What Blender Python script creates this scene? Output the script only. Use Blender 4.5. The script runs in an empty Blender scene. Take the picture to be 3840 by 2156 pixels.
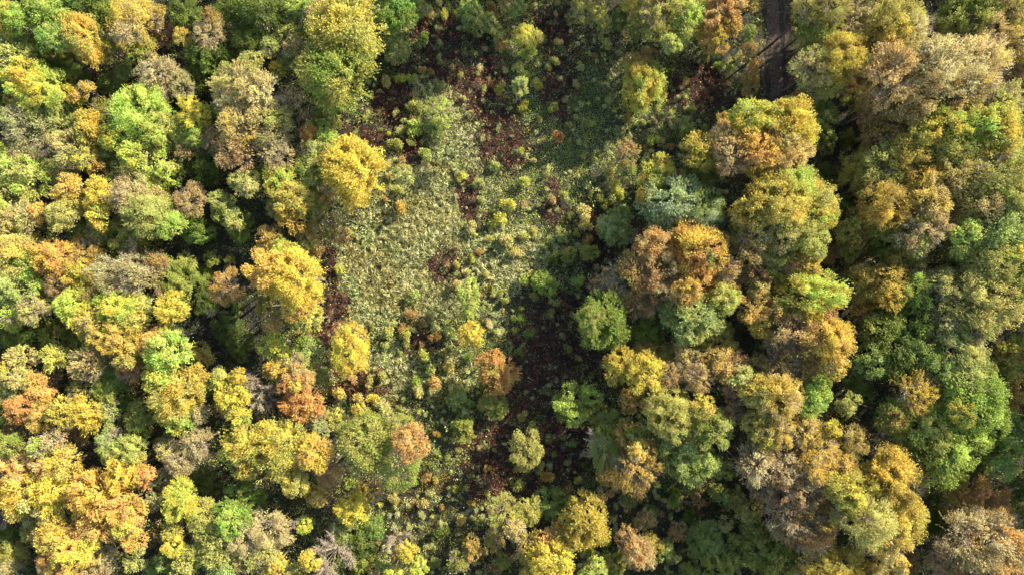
import bpy, math, random
import numpy as np
R = math.radians
scene = bpy.context.scene
col = scene.collection

# ------------------------------------------------------------------ camera
CAM_H = 110.0            # drone height over the ground, metres
W_GROUND = 150.0         # metres of ground across the frame
PXM = 3840.0 / W_GROUND  # photograph pixels per ground metre
cam_d = bpy.data.cameras.new("camera"); cam = bpy.data.objects.new("camera", cam_d); col.objects.link(cam)
cam.location = (0, 0, CAM_H); cam.rotation_euler = (0, 0, 0)
cam_d.sensor_width = 36; cam_d.lens = 36 * CAM_H / W_GROUND; cam_d.clip_end = 2000; cam_d.clip_start = 1
scene.camera = cam

# ------------------------------------------------------------------ light
SUN_EL, SUN_AZ = 30.0, 38.0      # elevation; angle above the picture's right-hand direction
world = bpy.data.worlds.new("World"); scene.world = world; world.use_nodes = True
nt = world.node_tree; bg = nt.nodes['Background']
sky = nt.nodes.new('ShaderNodeTexSky'); sky.sky_type = 'NISHITA'; sky.sun_disc = False
sky.sun_elevation = R(SUN_EL); sky.sun_rotation = R(90 - SUN_AZ)
nt.links.new(sky.outputs[0], bg.inputs[0]); bg.inputs[1].default_value = 0.145
sun_d = bpy.data.lights.new("sun", 'SUN'); sun = bpy.data.objects.new("sun", sun_d); col.objects.link(sun)
sun_d.energy = 5.0; sun_d.angle = R(0.5); sun_d.color = (1.0, 0.91, 0.75)
sun.rotation_euler = (R(90 - SUN_EL), 0, R(SUN_AZ + 90)); sun.location = (60, 60, 80)
scene.view_settings.view_transform = 'Standard'; scene.view_settings.look = 'None'
scene.view_settings.exposure = 1.36; scene.view_settings.gamma = 1
scene.render.engine = 'CYCLES'

rng = np.random.default_rng(11); random.seed(5)
def w2(px, py): return ((px - 1920) / PXM, (1078 - py) / PXM)

# ------------------------------------------------------------------ smooth value noise from sines (numpy)
_K = rng.normal(0, 1, (14, 3)); _P = rng.uniform(0, 6.28, 14)
def snoise(p, s, ph=0.0):
    q = p @ (_K[:, :p.shape[1]].T * s)
    return np.sin(q + _P + ph).sum(1) / 5.3
# a lattice noise for the ground cover
_L = rng.uniform(-1, 1, (256, 256))
def vnoise(x, y, s):
    x = x * s + 1000.3; y = y * s + 1000.7
    i = np.floor(x).astype(int); j = np.floor(y).astype(int); u = x - i; v = y - j
    u = u*u*(3-2*u); v = v*v*(3-2*v); g = lambda a, b: _L[a % 256, b % 256]
    return (g(i, j)*(1-u) + g(i+1, j)*u)*(1-v) + (g(i, j+1)*(1-u) + g(i+1, j+1)*u)*v
def fbm(x, y, s): return (vnoise(x, y, s) + .5*vnoise(x, y, s*2.1) + .25*vnoise(x, y, s*4.3)) / 1.4

# ------------------------------------------------------------------ materials
def leaf_material(name, use_obj=True, rough=0.6, trans=0.34):
    m = bpy.data.materials.new(name); m.use_nodes = True; n = m.node_tree; n.nodes.clear(); L = n.links.new
    out = n.nodes.new('ShaderNodeOutputMaterial')
    var = n.nodes.new('ShaderNodeAttribute'); var.attribute_name = 'leafvar'
    if use_obj:
        oi = n.nodes.new('ShaderNodeObjectInfo')
        t2 = n.nodes.new('ShaderNodeAttribute'); t2.attribute_type = 'OBJECT'; t2.attribute_name = 'tint2'
        tc = n.nodes.new('ShaderNodeTexCoord')
        ns = n.nodes.new('ShaderNodeTexNoise'); ns.noise_dimensions = '4D'; ns.inputs['Scale'].default_value = 1.15; ns.inputs['Detail'].default_value = 3
        ns.inputs['Roughness'].default_value = 0.6
        wv = n.nodes.new('ShaderNodeMath'); wv.operation = 'MULTIPLY'; wv.inputs[1].default_value = 60
        L(oi.outputs['Random'], wv.inputs[0]); L(wv.outputs[0], ns.inputs['W']); L(tc.outputs['Object'], ns.inputs['Vector'])
        ad = n.nodes.new('ShaderNodeMath'); ad.operation = 'MULTIPLY_ADD'; ad.inputs[1].default_value = 0.16
        L(var.outputs['Fac'], ad.inputs[0]); L(ns.outputs['Fac'], ad.inputs[2])
        mr = n.nodes.new('ShaderNodeMapRange'); mr.inputs[1].default_value = 0.50; mr.inputs[2].default_value = 0.70
        L(ad.outputs[0], mr.inputs[0])
        mx = n.nodes.new('ShaderNodeMix'); mx.data_type = 'RGBA'
        L(mr.outputs[0], mx.inputs[0]); L(oi.outputs['Color'], mx.inputs[6]); L(t2.outputs['Color'], mx.inputs[7])
        base = mx.outputs[2]
    else:
        ca = n.nodes.new('ShaderNodeAttribute'); ca.attribute_name = 'hue'; base = ca.outputs['Color']
    # leaf to leaf variation of tone
    vr = n.nodes.new('ShaderNodeMapRange'); vr.inputs[3].default_value = 0.5; vr.inputs[4].default_value = 1.5
    L(var.outputs['Fac'], vr.inputs[0])
    hs = n.nodes.new('ShaderNodeHueSaturation'); L(vr.outputs[0], hs.inputs['Value']); L(base, hs.inputs['Color'])
    hr = n.nodes.new('ShaderNodeMapRange'); hr.inputs[3].default_value = 0.485; hr.inputs[4].default_value = 0.515
    L(var.outputs['Fac'], hr.inputs[0]); L(hr.outputs[0], hs.inputs['Hue'])
    pr = n.nodes.new('ShaderNodeBsdfPrincipled'); pr.inputs['Roughness'].default_value = rough; pr.inputs['Specular IOR Level'].default_value = 0.08
    tr = n.nodes.new('ShaderNodeBsdfTranslucent'); ms = n.nodes.new('ShaderNodeMixShader'); ms.inputs[0].default_value = trans
    L(hs.outputs[0], pr.inputs['Base Color']); L(hs.outputs[0], tr.inputs['Color'])
    L(pr.outputs[0], ms.inputs[1]); L(tr.outputs[0], ms.inputs[2]); L(ms.outputs[0], out.inputs[0])
    return m
M_leaf = leaf_material('autumn_leaves'); M_cover = leaf_material('ground_cover_leaves', False, 0.7, 0.2)
def simple_mat(name, c1, c2, scale, rough=0.9, bump=0.3, detail=6):
    m = bpy.data.materials.new(name); m.use_nodes = True; n = m.node_tree; L = n.links.new
    b = n.nodes['Principled BSDF']; b.inputs['Roughness'].default_value = rough
    tc = n.nodes.new('ShaderNodeTexCoord'); ns = n.nodes.new('ShaderNodeTexNoise'); ns.inputs['Scale'].default_value = scale; ns.inputs['Detail'].default_value = detail
    cr = n.nodes.new('ShaderNodeValToRGB'); cr.color_ramp.elements[0].position = .35; cr.color_ramp.elements[1].position = .68
    cr.color_ramp.elements[0].color = (*c1, 1); cr.color_ramp.elements[1].color = (*c2, 1)
    L(tc.outputs['Object'], ns.inputs['Vector']); L(ns.outputs['Fac'], cr.inputs[0]); L(cr.outputs[0], b.inputs['Base Color'])
    bp = n.nodes.new('ShaderNodeBump'); bp.inputs['Strength'].default_value = bump; L(ns.outputs['Fac'], bp.inputs['Height']); L(bp.outputs[0], b.inputs['Normal'])
    return m
M_bark = simple_mat('bark', (.07, .055, .04), (.19, .16, .12), 9)
M_twig = simple_mat('pale_twigs', (.30, .235, .15), (.50, .41, .28), 5)
M_track = simple_mat('dark_track_soil', (.045, .030, .023), (.13, .088, .064), 2.6)  # dark brown soil tone, mottled by noise
M_dark = simple_mat('dark_floor', (.018, .022, .022), (.05, .05, .042), 0.8)  # near black teal floor tone, assigned to nothing

# ------------------------------------------------------------------ mesh helpers
def mesh_quads(name, V, mat, var=None, hue=None, nper=4):
    n = len(V) // nper
    me = bpy.data.meshes.new(name); me.vertices.add(len(V)); me.vertices.foreach_set('co', V.astype(np.float32).ravel())
    me.loops.add(len(V)); me.loops.foreach_set('vertex_index', np.arange(len(V), dtype=np.int32))
    me.polygons.add(n); me.polygons.foreach_set('loop_start', np.arange(0, len(V), nper, dtype=np.int32))
    me.update(calc_edges=True)
    a = me.attributes.new('leafvar', 'FLOAT', 'FACE'); a.data.foreach_set('value', (rng.random(n) if var is None else var).astype(np.float32))
    if hue is not None:
        c = me.attributes.new('hue', 'FLOAT_COLOR', 'FACE'); cc = np.ones((n, 4), np.float32); cc[:, :3] = hue; c.data.foreach_set('color', cc.ravel())
    me.materials.append(mat); return me
def norm(v): return v / np.maximum(np.linalg.norm(v, axis=-1, keepdims=True), 1e-9)
def leaves(P, N, size, slim=0.5):
    """one pointed leaf-cluster face at each P, facing N"""
    n = len(P); a = norm(np.cross(N, rng.normal(0, 1, (n, 3)))); b = np.cross(norm(N), a)
    s = (size * rng.uniform(.6, 1.35, n))[:, None]; w = s * slim * rng.uniform(.75, 1.2, n)[:, None]
    cup = norm(N) * s * rng.uniform(-.18, .10, (n, 1))
    V = np.stack([P - a*s, P + b*w + cup, P + a*s*.9, P - b*w + cup], 1)
    return V.reshape(-1, 3)
def rdir(n, zmin=-1.0):
    z = rng.uniform(zmin, 1, n); t = rng.uniform(0, 2*np.pi, n); r = np.sqrt(1 - z*z)
    return np.stack([r*np.cos(t), r*np.sin(t), z], 1)

def crown_mesh(name, n, size, lobes, feather, hollow):
    """unit crown: lobes over a dome; sprays of leaves run outward; noise opens gaps"""
    ph = rng.uniform(0, 50)
    d = rdir(lobes * 6, -0.5); keep = [d[0]]
    for q in d[1:]:
        if len(keep) >= lobes: break
        if min(np.linalg.norm(q - k) for k in keep) > 1.75 / math.sqrt(lobes): keep.append(q)
    C = np.array(keep); outl = 1 + 0.32 * snoise(C * np.array([1, 1, .3]), 1.6, ph)
    lr = rng.uniform(.26, .42, len(C)) * (9 / max(lobes, 9)) ** .25
    C = C * (outl * rng.uniform(.50, .78, len(C)))[:, None]
    C = np.vstack([C, [[0, 0, .2]]]); lr = np.append(lr, .5)
    pw = lr ** 2; li = rng.choice(len(C), int(n * 2.6), p=pw / pw.sum())
    D = rdir(len(li)); D[:, 2] = np.where(D[:, 2] < -.2, -D[:, 2], D[:, 2])
    rad = rng.uniform(.0, 1, len(li)) ** .45
    rad = .62 + .42 * rad
    P = C[li] + D * (lr[li] * rad)[:, None]
    # short sprays pull some of the leaves outward in strands
    k = rng.random(len(li)) < feather
    sid = rng.integers(0, max(8, n // 14), len(li)); sd = rdir(sid.max() + 1, -.15); sl = rng.integers(0, len(C), sid.max() + 1)
    so = C[sl] + norm(sd + .35 * norm(C[sl])) * lr[sl][:, None] * .92
    t = rng.uniform(0, 1, len(li))
    sdir = norm(norm(so) * 1.0 + np.array([0, 0, .25]) + rng.normal(0, .28, so.shape))
    PS = so[sid] + sdir[sid] * (t * .26)[:, None] + rng.normal(0, .020, (len(li), 3)) * (1.2 - t)[:, None]
    P[k] = PS[k]; N = D + .35 * norm(P)
    N = norm(N + rng.normal(0, .55, N.shape) + np.array([0, 0, .2]))
    # gaps
    g = snoise(P, 6.0, ph) + .9 * snoise(P, 12.0, ph + 3) + .5 * snoise(P, 22.0, ph + 5); ok = g > (-.55 + hollow)
    # drop what is deep inside
    ok &= (np.linalg.norm(P, axis=1) > .35)
    P, N = P[ok][:n], N[ok][:n]
    P[:, 2] = np.maximum(P[:, 2], -.8 + rng.uniform(0, .35, len(P)))
    V = leaves(P, N, size)
    # neighbouring leaves share tone in tufts
    v = np.clip(.5 + .22 * snoise(P, 9.0, ph + 9) + rng.normal(0, .2, len(P)), 0, 1)
    return mesh_quads(name, V, M_leaf, v)

def tube_path(pts, rads, sides=6):
    V = []; F = []
    pts = [np.array(p, float) for p in pts]
    for i, p in enumerate(pts):
        d = norm(pts[min(i+1, len(pts)-1)] - pts[max(i-1, 0)]); a = norm(np.cross(d, [.3, .9, .1])); b = np.cross(d, a)
        for s in range(sides):
            t = 2*math.pi*s/sides; V.append(p + (a*math.cos(t) + b*math.sin(t))*rads[i])
    for i in range(len(pts)-1):
        for s in range(sides):
            F.append((i*sides+s, i*sides+(s+1) % sides, (i+1)*sides+(s+1) % sides, (i+1)*sides+s))
    return V, F
def join_tubes(name, tubes, mat):
    V = []; F = []
    for v, f in tubes:
        o = len(V); V += [tuple(x) for x in v]; F += [tuple(i+o for i in q) for q in f]
    me = bpy.data.meshes.new(name); me.from_pydata(V, [], F); me.materials.append(mat)
    for p in me.polygons: p.use_smooth = True
    return me
def trunk_mesh(name):
    """unit height (to crown centre), limbs reach out into the crown; xy in units of height"""
    bend = rng.normal(0, .02, 2); T = []
    P = [(0, 0, -.03), (bend[0]*.4, bend[1]*.4, .3), (bend[0], bend[1], .65), (bend[0]*.6, bend[1]*.6, 1.15)]
    T.append(tube_path(P, [.030, .022, .016, .004], 8))
    for k in range(9):
        a = k*2.4 + rng.uniform(0, .5); z = .55 + .055*k; l = rng.uniform(.16, .26)
        q = [(bend[0]*.8, bend[1]*.8, z), (math.cos(a)*l*.5, math.sin(a)*l*.5, z+.09), (math.cos(a)*l, math.sin(a)*l, z+.20)]
        T.append(tube_path(q, [.010, .006, .002], 5))
    return join_tubes(name, T, M_bark)
def twig_mesh(name, n):
    """a bare crown: limbs forking into fans of fine twigs, unit radius"""
    T = []; ends = []
    for k in range(11):
        a = k*2.4; e = rng.uniform(.35, 1.25); d = np.array([math.cos(a)*math.cos(e), math.sin(a)*math.cos(e), math.sin(e)])
        p0 = np.array([0, 0, -.5]); p1 = p0 + d*.55 + np.array([0, 0, .15]); p2 = p1 + norm(d + rng.normal(0, .25, 3))*.45
        T.append(tube_path([p0, p1, p2], [.022, .013, .006], 5)); ends += [(p1, d), (p2, d), ((p1+p2)/2, d)]
        for j in range(7):
            b = norm(d + rng.normal(0, .5, 3)); s = p1 + (p2-p1)*rng.random(); e2 = s + b*rng.uniform(.2, .4)
            T.append(tube_path([s, (s+e2)/2+rng.normal(0, .02, 3), e2], [.008, .005, .002], 4)); ends += [(s, b), ((s+e2)/2, b), (e2, b)]
    me0 = join_tubes(name+'_t', T, M_twig)
    # fine twigs as slender tapered blades
    V = []; idx = rng.integers(0, len(ends), n)
    for i in idx:
        p, d = ends[i]; b = norm(d + rng.normal(0, .55, 3)); l = rng.uniform(.08, .24); w = norm(np.cross(b, rng.normal(0, 1, 3)))*.0055
        e = p + b*l + rng.normal(0, .015, 3); V += [p - w, p + w, e + w*.4, e - w*.4]
    V0 = np.array([v.co[:] for v in me0.vertices]); o = len(V0)
    F = [tuple(p.vertices) for p in me0.polygons] + [tuple(o+4*i+j for j in range(4)) for i in range(n)]
    me = bpy.data.meshes.new(name); me.from_pydata([tuple(v) for v in V0] + [tuple(v) for v in V], [], F); me.materials.append(M_twig)
    bpy.data.meshes.remove(me0); return me
def shrub_points(n):
    """leaf places of a low bush: strands fanning from the root into a fuzzy dome of a few heads"""
    k = int(rng.integers(3, 7)); a = rng.uniform(0, 6.28, k); q = rng.uniform(.1, .5, k); C = np.stack([np.cos(a)*q, np.sin(a)*q, rng.uniform(.25, .5, k)], 1)
    cr = rng.uniform(.38, .58, k); ci = rng.integers(0, k, n); ns = 90; sd = rdir(ns, -.1); sid = rng.integers(0, ns, n)
    t = rng.uniform(.35, 1.12, n) ** .6
    P = C[ci] + sd[sid] * (cr[ci] * t)[:, None] + rng.normal(0, .028, (n, 3)); P[:, 2] = np.abs(P[:, 2]) * .95 + .02
    N = norm(np.cross(sd[sid], rng.normal(0, 1, (n, 3))) + .5 * sd[sid] + np.array([0, 0, .25]))
    return P, N
def shrub_mesh(name, n, size):
    P, N = shrub_points(n); return mesh_quads(name, leaves(P, N, size, .34), M_leaf)

CR = {}
def crowns(cls, specs): CR[cls] = [crown_mesh('crown', *s) for s in specs]
crowns('XL', [(44000, .0222, 34, .6, .0), (44000, .0215, 26, .5, .15), (42000, .0225, 42, .75, .0), (44000, .0215, 20, .6, .2), (42000, .022, 48, .5, .1)])
crowns('L',  [(21000, .032, 20, .6, .0), (21000, .031, 14, .5, .2), (20000, .033, 26, .75, .0), (20000, .032, 11, .65, .1), (21000, .031, 30, .5, .15), (20000, .032, 17, .8, .1)])
crowns('M',  [(8500, .050, 12, .6, .0), (8500, .048, 8, .5, .15), (8500, .050, 16, .75, .0), (8500, .049, 9, .8, .1), (8500, .049, 14, .5, .1)])
crowns('S',  [(2400, .09, 7, .6, .0), (2400, .087, 5, .65, .1), (2400, .092, 9, .5, .0), (2400, .087, 6, .75, .1)])
crowns('XLt', [(30000, .019, 34, .9, .0), (30000, .0185, 24, .8, .2), (28000, .019, 42, .95, .1)])
crowns('Lt',  [(14000, .028, 20, .9, .0), (14000, .027, 14, .8, .2), (13000, .028, 26, .95, .1)])
crowns('Mt',  [(6000, .042, 12, .9, .0), (6000, .041, 9, .85, .2)])
CR['St'] = CR['S']
TRUNKS = [trunk_mesh('trunk') for _ in range(4)]
TWIGS = [twig_mesh('bare_branches', 2600) for _ in range(3)]


SHRUBS = [shrub_mesh('shrub', 1500, .085) for _ in range(8)]
# ------------------------------------------------------------------ leaf colours (albedo) and their names
PAL = {'Y': ((.62, .47, .10), 'golden yellow'), 'B': ((.64, .58, .11), 'bright yellow'), 'O': ((.64, .41, .15), 'orange'), 'F': ((.60, .31, .12), 'fiery orange'),
       'R': ((.43, .25, .13), 'russet'), 'T': ((.53, .42, .20), 'tan'), 'K': ((.47, .41, .25), 'grey beige'),
       'L': ((.46, .56, .13), 'lime green'), 'G': ((.24, .29, .065), 'green'), 'D': ((.13, .17, .05), 'dark green'),
       'E': ((.24, .38, .09), 'fresh green'), 'V': ((.43, .40, .12), 'olive'), 'W': ((.50, .49, .16), 'pale yellowish green'),
       'S': ((.38, .43, .17), 'soft green'), 'Q': ((.36, .42, .24), 'silvery green'), 'A': ((.42, .315, .09), 'amber brown'), 'P': ((.66, .57, .31), 'pale straw')}

PAL = {k: ((v[0][0], v[0][1], v[0][2] * (.95 if k == 'Q' else .86)), v[1]) for k, v in PAL.items()}

# ------------------------------------------------------------------ the wood, catalogued view by view: x y r colours [h height] [a y/x ratio] [t turn] [x bare] [+ limb of the tree before]
SC = 2.008
DATA = {
(0, 0): """
40 130 130 YL;150 170 115 LG;370 90 150 EL;400 290 120 EW;600 60 110 ED h8;650 300 140 YV a1.5 t25;810 380 100 AG h8;800 80 140 DG h8
1050 180 165 TY a1.25;1050 400 100 VG h8;1190 130 90 AT h8;930 260 85 TK;1250 270 90 RA h6;1370 270 60 YV h8;1590 130 70 RA h10;1590 260 110 TK h9
1600 420 180 GD h8;1400 110 130 DG h8;1780 120 160 DG h8;1220 600 150 KT h9;1370 640 105 VK h8;230 630 155 YO;400 690 170 LY;490 820 110 GS h8
650 680 70 YT h9;560 730 50 OY h9;130 800 90 AY h8;380 450 170 GD h7;130 410 140 WP h10;150 300 90 LS h9;560 560 110 GD h7;870 640 100 GD h5
1010 700 60 RO h5;770 820 90 AG h6;1060 870 190 LL;1180 1010 160 LW;920 1060 150 LB;1000 1160 100 BL;1140 800 85 SG h9;700 980 140 OY;1460 870 110 BY h10
1580 870 75 GV h8;1480 1030 105 LW h9;1400 1130 80 TA h8;1800 640 150 TV h13;1740 790 120 PT + ;1840 960 150 TY h13;1780 1130 150 TR h12
290 940 190 KS h10;440 960 130 WS h9;150 1040 100 GS h8;180 1170 100 TK h9;360 1100 90 KT h9 x;560 1140 140 TW h10;640 1200 80 WB h10;740 1240 100 AO h8
800 1150 80 GS h8;1170 1290 150 LW h10;1100 1390 150 TW h10;220 1240 150 KW h9;230 1360 150 WL h10;420 1260 90 VW h8;530 1420 100 YT h11;760 1410 95 BY h11
900 1310 90 SG h8;1560 1260 140 DG h7;1340 1290 85 GD h7;1860 1390 110 WP h10;60 1260 90 LW;0 1150 70 LB;40 900 120 DG h7;1510 560 130 DG h6;60 520 100 SG h8
1870 300 120 GD h8;1900 470 80 WS h9;1250 500 60 RA h6;960 540 80 SG h5;30 760 90 DG h6;1700 700 90 VG h8;1620 1060 90 RV h9""",
(960, 0): """
80 100 190 DG h10;400 55 115 LV h10;560 40 90 VW h9;260 110 60 SW h8;290 240 90 WB h8;200 250 60 WS h8;110 350 80 WS h8;160 520 60 BY h7;230 480 70 WS h6
700 250 265 VY h16;610 590 265 GV h15.5 a.9;640 420 150 VG +;470 130 110 TV h11;300 370 100 TW h9;920 120 80 SG h8;1060 60 130 EG h9;1130 160 70 SW h7;1240 60 70 SW h6
860 40 90 GD h8;1020 290 60 SW h5;1080 390 75 WS h4;1420 115 45 BW h3;1495 95 25 BW;1300 100 50 RT h2.5;1620 80 85 SL h5;1640 180 90 GW h4;1780 80 60 RT h3
1760 170 75 SW h4;1810 240 70 WS h3.5;1890 60 65 WT h4;1850 340 50 RO h2.5;1250 530 36 OT;1310 540 30 TR;1090 590 50 BW;980 610 55 WP;1180 590 50 WS
1190 800 65 WS h3;1380 850 110 WL h4;1190 960 80 WL h3.5;1110 910 28 PW;1340 990 80 SG h3;1170 1070 42 WP;1050 1090 60 VW h3;1000 1010 22 BW;1390 470 26 PW
1250 300 70 GS h3;390 1010 65 FO h9;490 1070 130 LG h8;540 940 110 GV h7;60 720 150 PT h13;100 880 140 VT h12;120 1010 170 KV h12;160 1160 130 KT h11
745 1300 222 YB h13 a1.1;600 1400 90 TO + ;470 1180 110 WS h9;400 1290 120 GW h9;200 1370 130 LY h10;40 1340 90 GS h7;1270 1160 60 SW h2.5;1020 1330 50 WP;1120 1330 65 WS
1070 1430 55 WS;1540 1330 48 BW;1670 1380 50 WS;1790 1250 45 WS;1080 1245 20 BY;1100 1200 32 RO;1830 660 60 WV;1480 500 30 TP;1730 370 28 PK;1540 570 30 SW;720 1040 30 YW
1040 860 24 TP;1560 740 30 WP;1620 850 26 WP;1400 640 30 SW;1350 760 34 WS;820 880 34 WV;1700 1050 24 PW;950 90 30 SW;1180 710 30 TP""",
(1920, 0): """
40 60 70 SL h4;110 290 95 WB h4;130 400 75 WL h3;60 490 60 WS;100 570 60 WL;70 650 65 SW;340 15 28 SP;350 320 40 WP;540 80 85 WV h4;670 120 55 WV h5 a1.3
700 220 50 WV h5;710 320 50 VW h4;500 20 60 WV;900 20 75 YW h11;1100 100 170 VW h12;1290 130 150 WL h12 a1.15;1190 330 75 LW h13;1570 110 145 OT h12;1510 310 110 YO h11
1650 200 80 AO + ;1770 30 95 VA h11;320 460 45 WS;270 510 36 SW;510 500 42 WP;200 650 55 VB;90 800 52 BV;310 810 50 VW;400 750 30 TP;360 1040 55 FR h3 a1.3
430 940 30 TP;560 930 40 SW;550 1030 26 SW;60 1150 40 WL;90 1370 50 WB;260 1310 26 SP;970 680 140 YL h8 a1.2;940 500 90 OA h6;1030 430 70 RA h6
1570 490 45 GL h2;1650 520 36 GS h2;1790 250 60 SG h4;1790 370 55 RA h4;1830 490 45 RO h4;1800 620 60 AO h4 a1.3;870 1150 90 RV h5;1060 1060 55 LW h3
970 920 32 WS;870 890 40 AV;1070 910 30 KT;1190 1110 36 TR;1310 970 70 SG h4;1400 1140 140 YA h15;1600 1080 130 TA h16;1660 1190 120 TR h16;1770 1060 80 YO h17
1810 880 125 LY h17;1580 930 65 OA h12;1830 1200 140 YO h17;1450 1260 130 GV h11;1090 1320 125 YL h12;780 1410 62 WB h3;570 1410 36 SP;740 1310 50 VT
870 1280 60 GS h4;1250 200 90 VW h11;980 200 80 GV h7;820 150 70 GD h5;430 1060 24 SW;160 1210 28 WP;210 900 30 WV;620 1200 24 SW;480 640 36 TP
330 110 26 TP;620 420 30 RT;540 1180 22 PW;480 880 26 WP;230 1060 24 KT;1130 870 34 GS;1450 960 30 SW;1010 1110 34 TR;1350 820 36 GS;1180 540 34 GD;1460 420 40 GS""",
(2880, 0): """
380 250 150 GV h14;300 80 115 VA h15;480 60 110 AV h16;340 360 110 VG h13;640 150 140 TK h14;600 240 60 PT h14;850 40 130 GE h12;940 220 180 VY h17
1075 220 110 PW h17 a1.5;830 290 130 AV h15;860 410 130 TV h15;560 420 150 YA h17;330 530 130 TW h15;420 630 120 VW h14;560 560 120 AO h14;600 650 65 YT h13
700 600 85 SW h13;230 740 50 RO h6;350 780 80 GS h10;420 870 90 GW h10;660 730 100 GV h10;930 600 210 TO h19;1250 530 235 PT h20;1530 560 195 PY h20
1150 750 220 AT h18;1450 720 170 TV h18;850 800 150 RA h15;840 1000 140 RA h14;1480 130 175 GW h15;1650 210 170 VT h16;1800 60 150 LY h16;1860 180 110 GW h15
1620 320 90 TP h16;1870 320 130 TY h16;1820 490 120 TR h14;1650 430 90 YT h17;1750 780 130 TW h18;1900 750 60 GD h12;1910 950 45 SG h9
1600 980 215 LY h19;1700 1100 170 YL h18;1100 1050 180 YV h17;1270 930 130 YL h18;1330 1130 180 VG h17;1000 1160 150 AY h16;870 1240 120 WV h15;750 1290 150 VA h13
1650 1330 235 VW h19;1380 1350 180 VT h18;1010 1310 110 DG h13;830 1390 120 WV h15;1150 1400 150 VY h17;170 950 180 YB h17;90 1080 150 YT h17;60 1180 150 OT h16
220 1170 110 YP h16;100 1290 110 PT h15;60 840 85 WY h16;150 790 60 VW h14;430 1340 100 GD h7;430 1050 90 DV h6;150 1430 180 LV h17;680 480 60 GV h12
590 1050 60 DG h5;1380 960 120 YL h18;1800 640 60 RO h13""",
(0, 720): """
100 80 160 WL;190 190 120 TW;310 160 95 OY;540 60 110 YW;480 170 120 WV;790 60 115 BY;760 180 100 YB;60 200 110 WT;1020 60 150 KT h12;1150 150 165 WV h12
1310 240 110 LW h11;1450 60 110 TR h10;1000 300 160 GV h8;880 380 110 GD h7;1500 300 115 EG h7;1700 130 115 GW h8;1760 200 90 SW h8;1820 280 100 GD h6;1640 60 70 WS h9
640 360 105 ES h6;740 300 90 TW h8;150 470 195 WY h12;130 680 185 LS h12;260 570 140 GL h11;430 500 135 OY h12;640 470 120 AO h9;600 600 110 YO h10;430 690 110 TR h10
700 650 85 YA h9;1010 600 245 TK h12 a.62;1190 540 90 RA h9;1350 680 155 GV h8 a1.2;550 860 130 BL h12;730 870 130 VT h10;940 900 175 YW h12;1000 960 110 YW + ;1070 850 80 WS h10
1280 890 125 BY h11;1330 1080 85 WS h8;1130 1070 80 RO h6;80 900 120 WL;250 890 110 TW;340 850 75 WT;100 990 65 LB;700 1000 110 YT h12;860 1080 120 YO h12
980 1200 135 OY h12;1170 1140 120 OY h12;1300 1220 155 LW h13;1240 1380 150 YL h13;1000 1330 110 RO h10;1480 1390 95 YA h11;1400 1150 40 BL h10;1540 1230 100 AV h7
220 1080 160 GD h6;450 1120 150 GV h7;640 1130 95 GV h7;150 1240 90 WT h10;420 1240 95 WB h10;270 1270 40 PY h9;680 1280 135 TW h11;880 1290 100 VG h8
30 1350 75 YB h11;130 1410 90 WT;240 1360 50 TY h9;880 1400 105 GE h8;400 1380 80 RA h6;1600 510 60 VG h4;1720 520 50 VG h4;1680 1400 95 BW h10;1900 1420 60 KT h8 x
1800 1390 65 YA h10;1720 720 115 AO h12;1665 730 42 YT h11;1580 910 34 KP x;1230 760 60 KR h8;560 690 90 GV h7;60 1080 90 DV h6;1560 800 100 DD h2.6;1700 1010 110 DD h2.4;1800 1160 110 DG h2.6;1530 640 90 DG h2.6;1760 860 80 DD h2.2""",
(960, 720): """
260 70 130 YV h11;170 110 85 AV h9;270 180 95 YA h10;430 100 110 GV h8;510 80 75 AO h8;400 340 105 AV h6;100 360 95 AO h9;200 430 75 GL h10;460 430 62 RO h4
640 330 60 RT h4;550 310 50 VA h4;90 590 155 YO h17;310 650 195 YB h18 a1.1;200 480 115 YL h13;400 760 110 YB + ;110 700 90 YB + ;330 840 125 YO h14;400 960 105 YW h12;130 980 85 AO h11;60 860 70 AV h9;120 1060 60 AG h7
260 950 90 VG h7;970 50 30 RO;1090 115 52 OY h3.5;630 590 48 WB h2.5;130 1150 98 BL h9;200 1220 65 WB h8;390 1190 100 GS h6;160 1320 95 YO h8;290 1290 85 TW h8
310 1400 105 OT h9;420 1350 90 VG h6;510 1380 60 GS h4;725 1170 125 YB h9 a1.35;650 1040 70 RP h8;990 1070 62 WS h3;980 1150 42 SW;1130 1070 46 BW h3;1130 1130 42 WS
1350 1090 52 OR h3;1460 1060 56 SW h3;1250 1140 38 RT;1620 1070 88 YB h5.5;1260 1240 62 WL h3;1320 1330 58 WS h3;1450 1310 46 YW h2.5;1350 1430 62 OT h3;1210 1430 50 GL h3
1745 980 32 TP;1065 1275 20 SP;1090 1210 26 SW;1800 1050 20 WS;1170 920 52 TR;1260 980 38 RT;1100 1020 40 RO;1590 745 85 LW h6.5;1615 850 55 LW h6;1600 930 42 WL h4
1515 700 45 WP h3;1190 790 64 WS h2;1630 500 34 WB;1510 550 32 BW;1620 270 56 WP;1830 220 78 WB h3;1900 100 62 BW h3;1890 370 72 WP h3;1680 450 32 RO;1730 620 36 WP
1700 60 42 SP;1780 750 32 SW;1840 760 30 SW;1760 350 40 WP;1590 610 32 WP;1840 1380 130 FA h7;1770 1270 85 AF h6.5;350 1080 60 GR h4;620 1200 50 GV h4;1420 1210 40 GV;1600 1240 44 GD
1510 420 24 PR;1680 770 26 RO;1880 820 34 WS;1470 1180 30 GS;870 1010 34 GV;560 1290 46 TG h3;700 300 36 WT;850 1420 50 TW h3;950 1380 46 WV;730 1410 44 TR""",
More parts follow.
